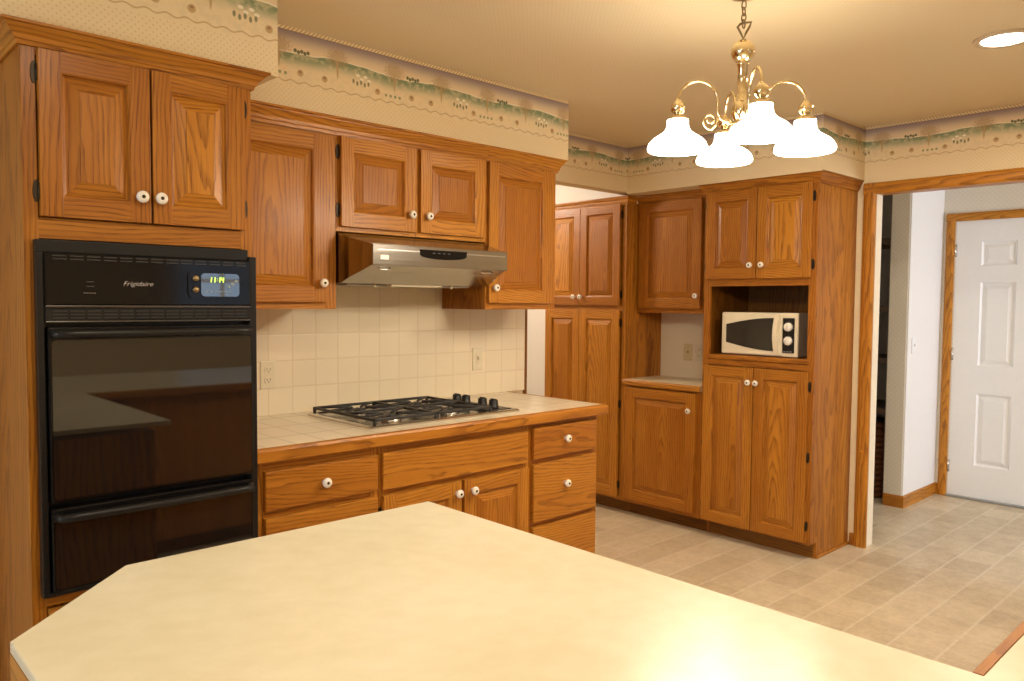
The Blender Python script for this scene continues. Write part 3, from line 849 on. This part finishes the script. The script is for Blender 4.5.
# ------------------------------------------------------------------ gas cooktop
def cooktop():
    x0, x1, y0, y1, z0 = 1.550, 2.300, 2.372, 2.855, .9142
    T = Thing('gas_cooktop', ((x0+x1)/2, (y0+y1)/2, z0), 'A', 'stainless gas cooktop with black grates set in the tiled counter', 'cooktop')
    b = MB(); V_ = b.bm.verts.new
    def ring(i, z, r=.02): return [V_((p[0], p[1], z)) for p in rrect(x0+i, x1-i, y0+i, y1-i, r, 3)]
    rr = [ring(0, z0), ring(0, z0+.006), ring(.008, z0+.011), ring(.022, z0+.011, .015), ring(.032, z0+.005, .012)]
    n = len(rr[0])
    for A, B in zip(rr, rr[1:]):
        for e in range(n): b.bm.faces.new([A[e], A[(e+1) % n], B[(e+1) % n], B[e]])
    b.bm.faces.new(rr[-1]); b.bm.faces.new(rr[0])
    T.part('steel_pan', b, STEELB)
    b = MB(); b.box(2.150, x1-.028, y0+.034, y1-.03, z0+.004, z0+.0125, 0, .003); cp_ = T.part('control_plate', b, BLACKM)
    zt = z0 + .034
    for (gx0, gx1) in ((1.578, 1.860), (1.867, 2.146)):
        b = MB(); gy0, gy1 = y0+.026, y1-.02
        t = .0055
        def bar(a, c, s=t): b.box(min(a[0], c[0])-s, max(a[0], c[0])+s, min(a[1], c[1])-s, max(a[1], c[1])+s, zt-.011, zt, 0, .002)
        bar((gx0, gy0), (gx1, gy0)); bar((gx0, gy1), (gx1, gy1)); bar((gx0, gy0), (gx0, gy1)); bar((gx1, gy0), (gx1, gy1)); bar((gx0, (gy0+gy1)/2), (gx1, (gy0+gy1)/2))
        cx = (gx0+gx1)/2
        for cy in (gy0*.75+gy1*.25, gy0*.25+gy1*.75):
            for k in range(4):
                a = PI/4 + k*PI/2
                p0 = Vector((cx+.028*math.cos(a), cy+.028*math.sin(a), zt-.004)); 
                p1 = Vector((gx1 if math.cos(a) > 0 else gx0, cy + (gy1-gy0)/4*math.copysign(1, math.sin(a)), zt-.005))
                b.tube([p0, p0*.5+p1*.5+Vector((0, 0, .002)), p1], .0052, 6)
            for s_ in (-1, 1):
                b.tube([(cx+s_*.03, cy, zt-.004), (gx1 if s_ > 0 else gx0, cy, zt-.005)], .005, 6)
        for px in (gx0, gx1):
            for py in (gy0, gy1): b.lathe([(.006, z0+.006), (.008, zt-.008)], (px, py, 0), 'Z', 8)
        T.part('grate', b, IRON)
        for cy, rad in ((gy0*.75+gy1*.25, .036), (gy0*.25+gy1*.75, .030)):
            b = MB(); b.lathe([(rad+.012, z0+.005), (rad+.010, z0+.011), (rad, z0+.012), (rad, z0+.019), (0, z0+.019)], (cx, cy, 0), 'Z', 20, 0); br = T.part('burner', b, STEELB)
            b = MB(); b.lathe([(rad*.85, z0+.0188), (rad*.88, z0+.025), (rad*.6, z0+.027), (0, z0+.027)], (cx, cy, 0), 'Z', 20, 0); T.part('burner_cap', b, IRON, br)
    for y in (2.715, 2.652, 2.540, 2.468):
        b = MB(); b.lathe([(.022, z0+.0125), (.022, z0+.017), (.0205, z0+.019), (.0195, z0+.043), (.017, z0+.047), (0, z0+.047)], (2.225, y, 0), 'Z', 18, 0)
        b.box(2.2225, 2.2275, y-.016, y+.016, z0+.046, z0+.0505, 0, .001)
        T.part('control_knob', b, BLACKM)
cooktop()

# ------------------------------------------------------------------ pantry wall (frame B: u = -y, d = x)
FP = 3.98
UP = -3.148                                               # right side of the pantry
T = Thing('pantry_cabinet', (-3.87, FP, 0), 'B', 'tall four-door oak pantry cabinet standing at the back corner', 'cabinet')
carcass(T, -3.87, UP, FP+.02, WB-.002, 0, 2.025, notch=(.07, .09))
b = MB(); frame_mb(b, -3.87, UP, .09, 2.03, FP, .032, [(.09, .12), (1.328, 1.362), (2.0, 2.03)]); T.part('face_frame', b, OAKS)
T.part('toe_kick', MB().box(-3.87, UP, FP+.08, FP+.085, 0, .09, 1), [OAK_KICK, OAK_KICK])
T.part('crown_moulding', crown([(-3.87, WB-.01), (-3.87, FP), (UP, FP), (UP, 4.06)], 2.008, 2.062, .030), OAKS)
door(T, -3.848, -3.533, 1.362, 2.018, FP, .055, (-3.572, 1.418), -1)
door(T, -3.530, -3.190, 1.362, 2.018, FP, .055, (-3.512, 1.418), 1)
door(T, -3.848, -3.533, .11, 1.330, FP, .055, None, -1, (.19, .72, 1.25))
door(T, -3.530, -3.190, .11, 1.330, FP, .055, None, 1, (.19, .72, 1.25))

T = Thing('base_cabinet', (UP, FP, 0), 'B', 'single-door oak base cabinet between pantry and microwave unit', 'cabinet')
carcass(T, UP+.001, -2.568, FP+.02, 4.3645, 0, .852, notch=(.07, .09))
b = MB(); frame_mb(b, UP+.001, -2.568, .09, .852, FP, .04, [(.09, .13), (.82, .852)]); T.part('face_frame', b, OAKS)
T.part('toe_kick', MB().box(UP, -2.568, FP+.08, FP+.085, 0, .09, 1), [OAK_KICK, OAK_KICK])
door(T, -3.122, -2.605, .118, .840, FP, .058, (-2.638, .735), -1)
T = Thing('niche_countertop', (UP, FP-.02, .853), 'B', 'small cream countertop with oak nosing between pantry and microwave unit', 'countertop')
T.part('surface', MB().box(UP+.001, -2.568, FP-.012, 4.3645, .853, .889, 0), LAM)
b = MB(); b.sweep([(UP+.001, FP-.012), (-2.568, FP-.012)], [(0, .853), (.010, .853), (.014, .857), (.014, .880), (.008, .8885), (0, .8895)], 1); T.part('nosing', b, OAKS)
o = MB().box(4.365, WB-.0005, 2.569, -UP-.002, 0, 1.40).build('niche_backsplash', CREAMW)
tag(o, 'plain cream backsplash panel above the small niche countertop', 'backsplash')
outlet('B', -2.925, 1.06, 4.365, 'yellowed wall plate on the niche backsplash', IVORY, 'blank')
outlet('B', -2.838, 1.06, 4.365, 'pale wall plate half hidden beside the microwave unit', IVORYL, 'duplex')

FM = 4.10
T = Thing('upper_cabinet', (UP, FM, 1.317), 'B', 'single-door oak upper cabinet above the small niche countertop', 'cabinet')
carcass(T, UP+.001, -2.568, FM+.02, 4.364, 1.323, 2.03)
b = MB(); frame_mb(b, UP+.001, -2.568, 1.317, 2.035, FM, .03, [(1.317, 1.352), (2.005, 2.035)]); T.part('face_frame', b, OAKS)
door(T, -3.125, -2.660, 1.347, 2.018, FM, .058, (-2.682, 1.425), -1)
T.part('crown_moulding', crown([(UP+.001, FM), (-2.568, FM)], 2.02, 2.068, .032), OAKS)

T = Thing('microwave_cabinet', (-2.567, FP, 0), 'B', 'tall oak cabinet with open niche holding the microwave', 'cabinet')
b = MB(); u0, u1 = -2.567, -1.884
for a, c in ((u0, u0+.018), (u1-.018, u1)):
    b.prism([(FP+.02, .09), (FP+.08, .09), (FP+.08, 0), (WB-.002, 0), (WB-.002, 2.03), (FP+.02, 2.03)], 0, a, c, 0)
b.box(u0+.018, u1-.018, FP+.02, WB-.002, .09, 1.06, 0); b.box(u0+.018, u1-.018, FP+.02, WB-.002, 1.50, 2.03, 0)
T.part('body', b, OAKS)
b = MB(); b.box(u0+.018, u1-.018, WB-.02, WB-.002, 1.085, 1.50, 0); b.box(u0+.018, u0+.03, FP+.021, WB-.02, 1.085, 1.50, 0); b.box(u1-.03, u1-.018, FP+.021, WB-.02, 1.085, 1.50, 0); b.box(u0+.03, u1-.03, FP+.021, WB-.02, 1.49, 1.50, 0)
T.part('niche_lining', b, OAK_SHADED)
b = MB(); frame_mb(b, u0, u1, .09, 2.03, FP, .042, [(.09, .12), (1.025, 1.055), (1.480, 1.527), (2.0, 2.03)]); T.part('face_frame', b, OAKS)
T.part('shelf', MB().box(u0+.03, u1-.03, FP-.004, WB-.02, 1.058, 1.084, 1, .003), OAKS)
T.part('toe_kick', MB().box(u0+.018, u1-.018, FP+.08, FP+.085, 0, .09, 1), [OAK_KICK, OAK_KICK])
T.part('shoe_moulding', MB().box(u1, u1+.010, FP+.08, WB-.002, 0, .016, 2, .003), OAKS)
T.part('crown_moulding', crown([(u0, 4.06), (u0, FP), (u1, FP), (u1, WB-.002)], 2.018, 2.076, .034), OAKS)
door(T, -2.548, -2.228, 1.522, 2.020, FP, .055, (-2.255, 1.595), -1)
door(T, -2.222, -1.910, 1.522, 2.020, FP, .055, (-2.185, 1.595), 1)
door(T, -2.548, -2.228, .102, 1.020, FP, .055, (-2.249, .938), -1, (.19, .56, .94))
door(T, -2.222, -1.910, .102, 1.020, FP, .055, (-2.201, .938), 1, (.19, .56, .94))

def microwave():
    f = 4.03; u0, u1, z0, z1 = -2.470, -2.003, 1.0885, 1.331
    T = Thing('microwave_oven', (-2.235, f, 1.0842), 'B', 'cream countertop microwave with two round dials in the niche', 'microwave')
    b = MB(); b.box(u0+.002, u1-.002, f+.012, f+.34, z0+.002, z1-.002, 0, .004); T.part('case', b, MWSIDE)
    b = MB(); b.box(u0, u1, f, f+.014, z0, z1, 0, .005); T.part('fascia', b, MWAVE)
    hu = u1 - .098
    b = MB(); b.box(u0+.004, hu+.010, f-.012, f+.001, z0+.004, z1-.004, 0, .005); D = T.part('door', b, MWAVE)
    L, R_ = u0+.035, hu-.036
    zc = (z0+z1)/2
    pts = []
    for k in range(9): pts.append((L + (R_-L)*k/8, zc + .052 + .040*math.sin(PI/2*k/8)))
    for k in range(1, 8): pts.append((R_ - .010*math.sin(PI*k/8), zc + .092 - .184*k/8))
    for k in range(9): pts.append((R_ + (L-R_)*k/8, zc - .092 + .040*(1-math.sin(PI/2*(8-k)/8))))
    b = MB(); b.prism(pts, 1, f-.0145, f-.010, 0); T.part('door_window', b, MWGLASS, D)
    b = MB()
    hp = []
    for k in range(9):
        q = k/8; hp.append((hu - .020 + .0*q, f-.013-.016*math.sin(PI*q), z0+.012 + (z1-z0-.024)*q))
    V_ = b.bm.verts.new
    rings = [[V_((p[0]-.014-.004*math.sin(PI*i/8), p[1]+.004, p[2])), V_((p[0]+.012, p[1]+.004, p[2])), V_((p[0]+.010, p[1]-.005, p[2])), V_((p[0]-.012-.004*math.sin(PI*i/8), p[1]-.005, p[2]))] for i, p in enumerate(hp)]
    for A, B in zip(rings, rings[1:]):
        for e in range(4): b.bm.faces.new([A[e], A[(e+1) % 4], B[(e+1) % 4], B[e]])
    b.bm.faces.new(rings[0]); b.bm.faces.new(rings[-1])
    T.part('door_handle', b, MWAVE, D)
    b = MB(); b.box(u1-.088, u1-.020, f-.004, f+.001, z0+.022, z1-.028, 0, .002); cp_ = T.part('control_panel', b, BLACKM)
    for dz in (.032, -.044):
        b = MB(); b.lathe([(.025, -.004), (.024, -.014), (.020, -.018), (0, -.018)], (u1-.053, f-.001, zc+dz+.012), 'Y', 22, 0); b.box(u1-.056, u1-.050, f-.024, f-.017, zc+dz-.006, zc+dz+.030, 0, .002)
        T.part('dial', b, CERAMIC)
    b = MB()
    for k in range(3): b.box(u1-.080+k*.018, u1-.069+k*.018, f-.005, f-.0035, z0+.028, z0+.032)
    for dz in (.032, -.044):
        for k in range(9):
            a = PI*1.25 - PI*1.5*k/8; b.box(u1-.053+.030*math.cos(a)-.001, u1-.053+.030*math.cos(a)+.001, f-.0048, f-.0038, zc+dz+.012+.030*math.sin(a)-.001, zc+dz+.012+.030*math.sin(a)+.001)
    T.part('dial_marks', b, LOGO, cp_)
    for uu in (u0+.03, u1-.03):
        for dd in (f+.04, f+.30):
            b = MB(); b.lathe([(.012, 1.0845), (.012, z0+.004)], (uu, dd, 0), 'Z', 10); T.part('foot', b, BLACKM)
microwave()

# ------------------------------------------------------------------ island
poly = [(.217, -.7), (.217, 1.219), (.431, 1.439), (1.094, 1.438), (1.094, .287), (2.75, .287), (2.75, -.7)]
T = Thing('island_countertop', (.65, .6, .87), 'A', 'large cream laminate island countertop with a clipped corner in the foreground', 'countertop')
T.part('surface', MB().prism(poly, 2, .897, .914, 0, .0025), LAM)
b = MB(); b.sweep([(1.0945, .287), (2.75, .287)][::-1], [(0, .872), (.013, .872), (.016, .878), (.016, .908), (.012, .9135), (0, .9143)], 1)
T.part('nosing', b, OAKS)
b = MB(); b.sweep([(.217, -.7), (.217, 1.219), (.431, 1.439)][::-1], [(-.03, .850), (-.001, .850), (.0, .856), (.0, .8968), (-.03, .8968)], 2); T.part('edge_band', b, OAKS)
inner = [(.26, -.7), (.26, 1.20), (.45, 1.395), (1.05, 1.395), (1.05, .245), (2.70, .245), (2.70, -.7)]
kick = [(.33, -.7), (.33, 1.16), (.48, 1.32), (.98, 1.32), (.98, .17), (2.63, .17), (2.63, -.7)]
T = Thing('island_cabinet', (.65, .6, 0), 'A', 'oak cabinet body under the cream island countertop', 'cabinet')
T.part('body', MB().prism(inner, 2, .09, .873, 0), OAKS)
T.part('toe_kick', MB().prism(kick, 2, 0, .09, 0), [OAK_KICK])
b = MB()
for y0_, y1_ in ((-.66, -.06), (-.02, .56), (.60, 1.17)):
    b.box(.248, .2598, y0_, y0_+.06, .12, .84, 0, .002); b.box(.248, .2598, y1_-.06, y1_, .12, .84, 0, .002)
    b.box(.2485, .2598, y0_+.06, y1_-.06, .12, .18, 2); b.box(.2485, .2598, y0_+.06, y1_-.06, .78, .84, 2)
T.part('panel_frame', b, OAKS)

# ------------------------------------------------------------------ chandelier
def chandelier():
    cx, cy = 2.244, 1.322
    T = Thing('chandelier', (0, 0, 0), 'A', 'polished brass four-arm chandelier with lit white bell shades', 'chandelier')
    T.o.location = (cx, cy, 1.84); T.org = (0, 0, 1.84)
    T.part('canopy', MB().lathe([(.062, CZ-.001), (.060, CZ-.012), (.040, CZ-.026), (.010, CZ-.034), (.0, CZ-.036)], (0, 0, 0), 'Z', 24), BRASS)
    z = CZ-.040
    for k in range(4):
        pts = []
        for i in range(12):
            a = 2*PI*i/12; pts.append((.0085*math.cos(a)*(1 if k % 2 else 0), .0075*math.cos(a)*(0 if k % 2 else 1), z-.010 + .0135*math.sin(a)))
        T.part('chain_link', MB().tube(pts, .0023, 6, 0, True), BRASSC)
        z -= .0195
    # fan-shaped loop
    zl = 2.216
    rr_ = Vector((_r.x, _r.y, 0)).normalized()
    pts = [rr_*x + Vector((0, 0, zz)) for x, zz in ((0, zl), (-.010, zl+.020), (-.019, zl+.036), (-.010, zl+.046), (.004, zl+.050), (.024, zl+.052), (.018, zl+.036), (.008, zl+.018))]
    T.part('loop', MB().tube(pts, .0038, 8, 0, True), BRASSC)
    ball = [(0, 2.214)] + [(.0375*math.sin(PI*k/14), 2.1765+.0375*math.cos(PI*k/14)) for k in range(1, 14)] + [(0, 2.139)]
    T.part('ball', MB().lathe(ball, seg=28), BRASS)
    T.part('stem', MB().lathe([(.014, 2.145), (.0185, 2.140), (.0185, 2.134), (.0155, 2.130), (.0155, 2.022), (.019, 2.018)], seg=24), BRASS)
    T.part('hub', MB().lathe([(.014, 2.022), (.024, 2.018), (.031, 2.002), (.033, 1.985), (.026, 1.966), (.020, 1.958), (.030, 1.952), (.030, 1.944), (.020, 1.938), (.024, 1.926), (.022, 1.912), (.012, 1.900), (.009, 1.893), (.011, 1.886), (0, 1.878)], seg=28), BRASS)
    base_ang = math.atan2(_r.y, _r.x)                     # camera-right direction, then turned
    for k in range(4):
        ang = base_ang + math.radians(-0.5) + k*PI/2
        ca, sa = math.cos(ang), math.sin(ang)
        W = lambda r, zz: (r*ca, r*sa, zz)
        pts = [W(.028, 1.952), W(.050, 1.957), W(.066, 1.966), W(.076, 1.985)]
        for i in range(11):
            a = PI - PI*i/10; pts.append(W(.139 + .063*math.cos(a), 2.022 + .062*math.sin(a)))
        pts.append(W(.202, 2.015))
        A = T.part('arm', MB().tube(pts, .0048, 10), BRASS)
        sp = []
        for i in range(26):
            q = i/25; a = -PI*.55 + q*PI*2.6; r_ = .025*(1-q*.72)
            sp.append(W(.098 + .004*q + r_*math.cos(a), 1.957 + .008*q + r_*math.sin(a)))
        sp = [W(.074, 1.972), W(.083, 1.945)] + sp
        T.part('scroll', MB().tube(sp, [.0038]*(len(sp)-4)+[.0032, .003, .0026, .002], 8), BRASS, A)
        zc = 1.999
        bl = [(.006, zc+.030), (.008, zc+.023)] + [(.0235*math.sin(PI*i/12), zc+.0235*math.cos(PI*i/12)) for i in range(2, 11)] + [(.012, zc-.022), (.014, zc-.026), (.030, zc-.029), (.034, zc-.036), (.033, zc-.042), (.0, zc-.042)]
        c = (.202*ca, .202*sa, 0)
        T.part('socket_cup', MB().lathe(bl, c, seg=22), BRASS, A)
        zs = zc - .038
        outer = [(.0335, zs), (.034, zs-.016), (.036, zs-.026), (.044, zs-.038), (.060, zs-.049), (.077, zs-.060), (.089, zs-.073), (.0945, zs-.086), (.094, zs-.094), (.090, zs-.098)]
        innr = [(.088, zs-.096), (.0905, zs-.088), (.086, zs-.075), (.075, zs-.063), (.058, zs-.052), (.042, zs-.041), (.034, zs-.030), (.031, zs-.016), (.0305, zs)]
        T.part('lamp_shade', MB().lathe(outer + innr, c, seg=32), SHADE)
        T.part('bulb', MB().lathe([(0, zs-.088), (.018, zs-.083), (.025, zs-.066), (.022, zs-.048), (.013, zs-.030), (.012, zs-.012)], c, seg=16), BULB, A)
        point_light('bulb_glow', (cx + c[0], cy + c[1], zs-.128), .03, P_BULB, WARM)
chandelier()

# ------------------------------------------------------------------ recessed ceiling lights
def can(x, y, power, label, group=None):
    T = Thing('recessed_light', (0, 0, 0), 'A', label, 'ceiling light', group); T.o.location = (x, y, CZ); T.org = (0, 0, CZ)
    T.part('trim_ring', MB().lathe([(.078, CZ-.002), (.082, CZ-.009), (.100, CZ-.008), (.104, CZ-.0005), (.078, CZ-.0005)], seg=36), plain('ring_tan', (.55, .42, .27), .45))
    T.part('lens', MB().lathe([(0, CZ-.016), (.045, CZ-.0135), (.078, CZ-.006), (.078, CZ-.001), (0, CZ-.001)], seg=30), LENS)
    disc_light('can_glow', (x, y, CZ-.03), .16, power, WARM)
can(3.335, .885, P_CAN, 'lit recessed ceiling light at the upper right')
for i, (x, y) in enumerate(((.75, .95), (.0, -.6), (1.6, -.9), (-.6, -1.3))):  # unseen ceiling lights, added to fill the room with warm light
    can(x, y, P_CAN_FILL, 'added unseen ceiling light above the room behind the island', 'added fill lights behind the view')

# light in the space behind the cooktop wall
T = Thing('flush_ceiling_light', (0, 0, 0), 'A', 'lit flush ceiling light in the passage behind the header', 'ceiling light'); T.o.location = (3.1, 4.5, CZ); T.org = (0, 0, CZ)
T.part('base_ring', MB().lathe([(.15, CZ-.001), (.15, CZ-.02), (.13, CZ-.025), (0, CZ-.025)], seg=28), BRASS)
T.part('diffuser', MB().lathe([(.13, CZ-.025), (.12, CZ-.05), (.07, CZ-.075), (0, CZ-.085)], seg=28), emis('lit_diffuser', (1.0, .9, .75), 2.5))
point_light('passage_glow', (3.1, 4.5, CZ-.16), .1, P_REAR, (1.0, .86, .70))

# ------------------------------------------------------------------ closet shelves in the hall
T = Thing('closet_shelving', (5.83, 2.5, 0), 'A', 'dark closet shelving glimpsed behind the doorway casing', 'shelving')
T.part('side_panel', MB().box(5.56, 6.10, 2.102, 2.116, 0, 2.25), SHELFD); T.part('side_panel', MB().box(5.56, 6.10, 2.885, 2.899, 0, 2.25), SHELFD)
T.part('back_panel', MB().box(6.085, 6.10, 2.117, 2.884, 0, 2.25), SHELFD)
for z in (.62, .97, 1.33, 1.80): T.part('shelf', MB().box(5.57, 6.084, 2.117, 2.884, z, z+.04), SHELFE)
T = Thing('wicker_hamper', (5.80, 2.36, 0), 'A', 'brown wicker hamper on the closet floor in the hall', 'hamper')
b = MB(); hx, hy = 5.80, 2.36
for k in range(12):
    z = .02 + k*.04; b.tube([(hx + (.19+.004*(i % 2 == k % 2))*math.cos(2*PI*i/28), hy + (.19+.004*(i % 2 == k % 2))*math.sin(2*PI*i/28), z) for i in range(28)], .021, 6, 0, True)
b.lathe([(.185, .01), (.185, .50)], (hx, hy, 0), 'Z', 24)
T.part('woven_body', b, WICKER)
T.part('lid', MB().lathe([(.20, .505), (.205, .52), (.19, .54), (0, .545)], (hx, hy, 0), 'Z', 28), WICKER)
T = Thing('light_switch', (5.62, 1.975, 1.10), 'A', 'white light switch on the white hall wall beside the door', 'switch')
T.part('cover_plate', MB().box(5.60, 5.665, 1.968, 1.975, 1.05, 1.16, 0, .003), WHITE); T.part('toggle', MB().box(5.628, 5.637, 1.957, 1.969, 1.10, 1.118, 0, .002), WHITE)
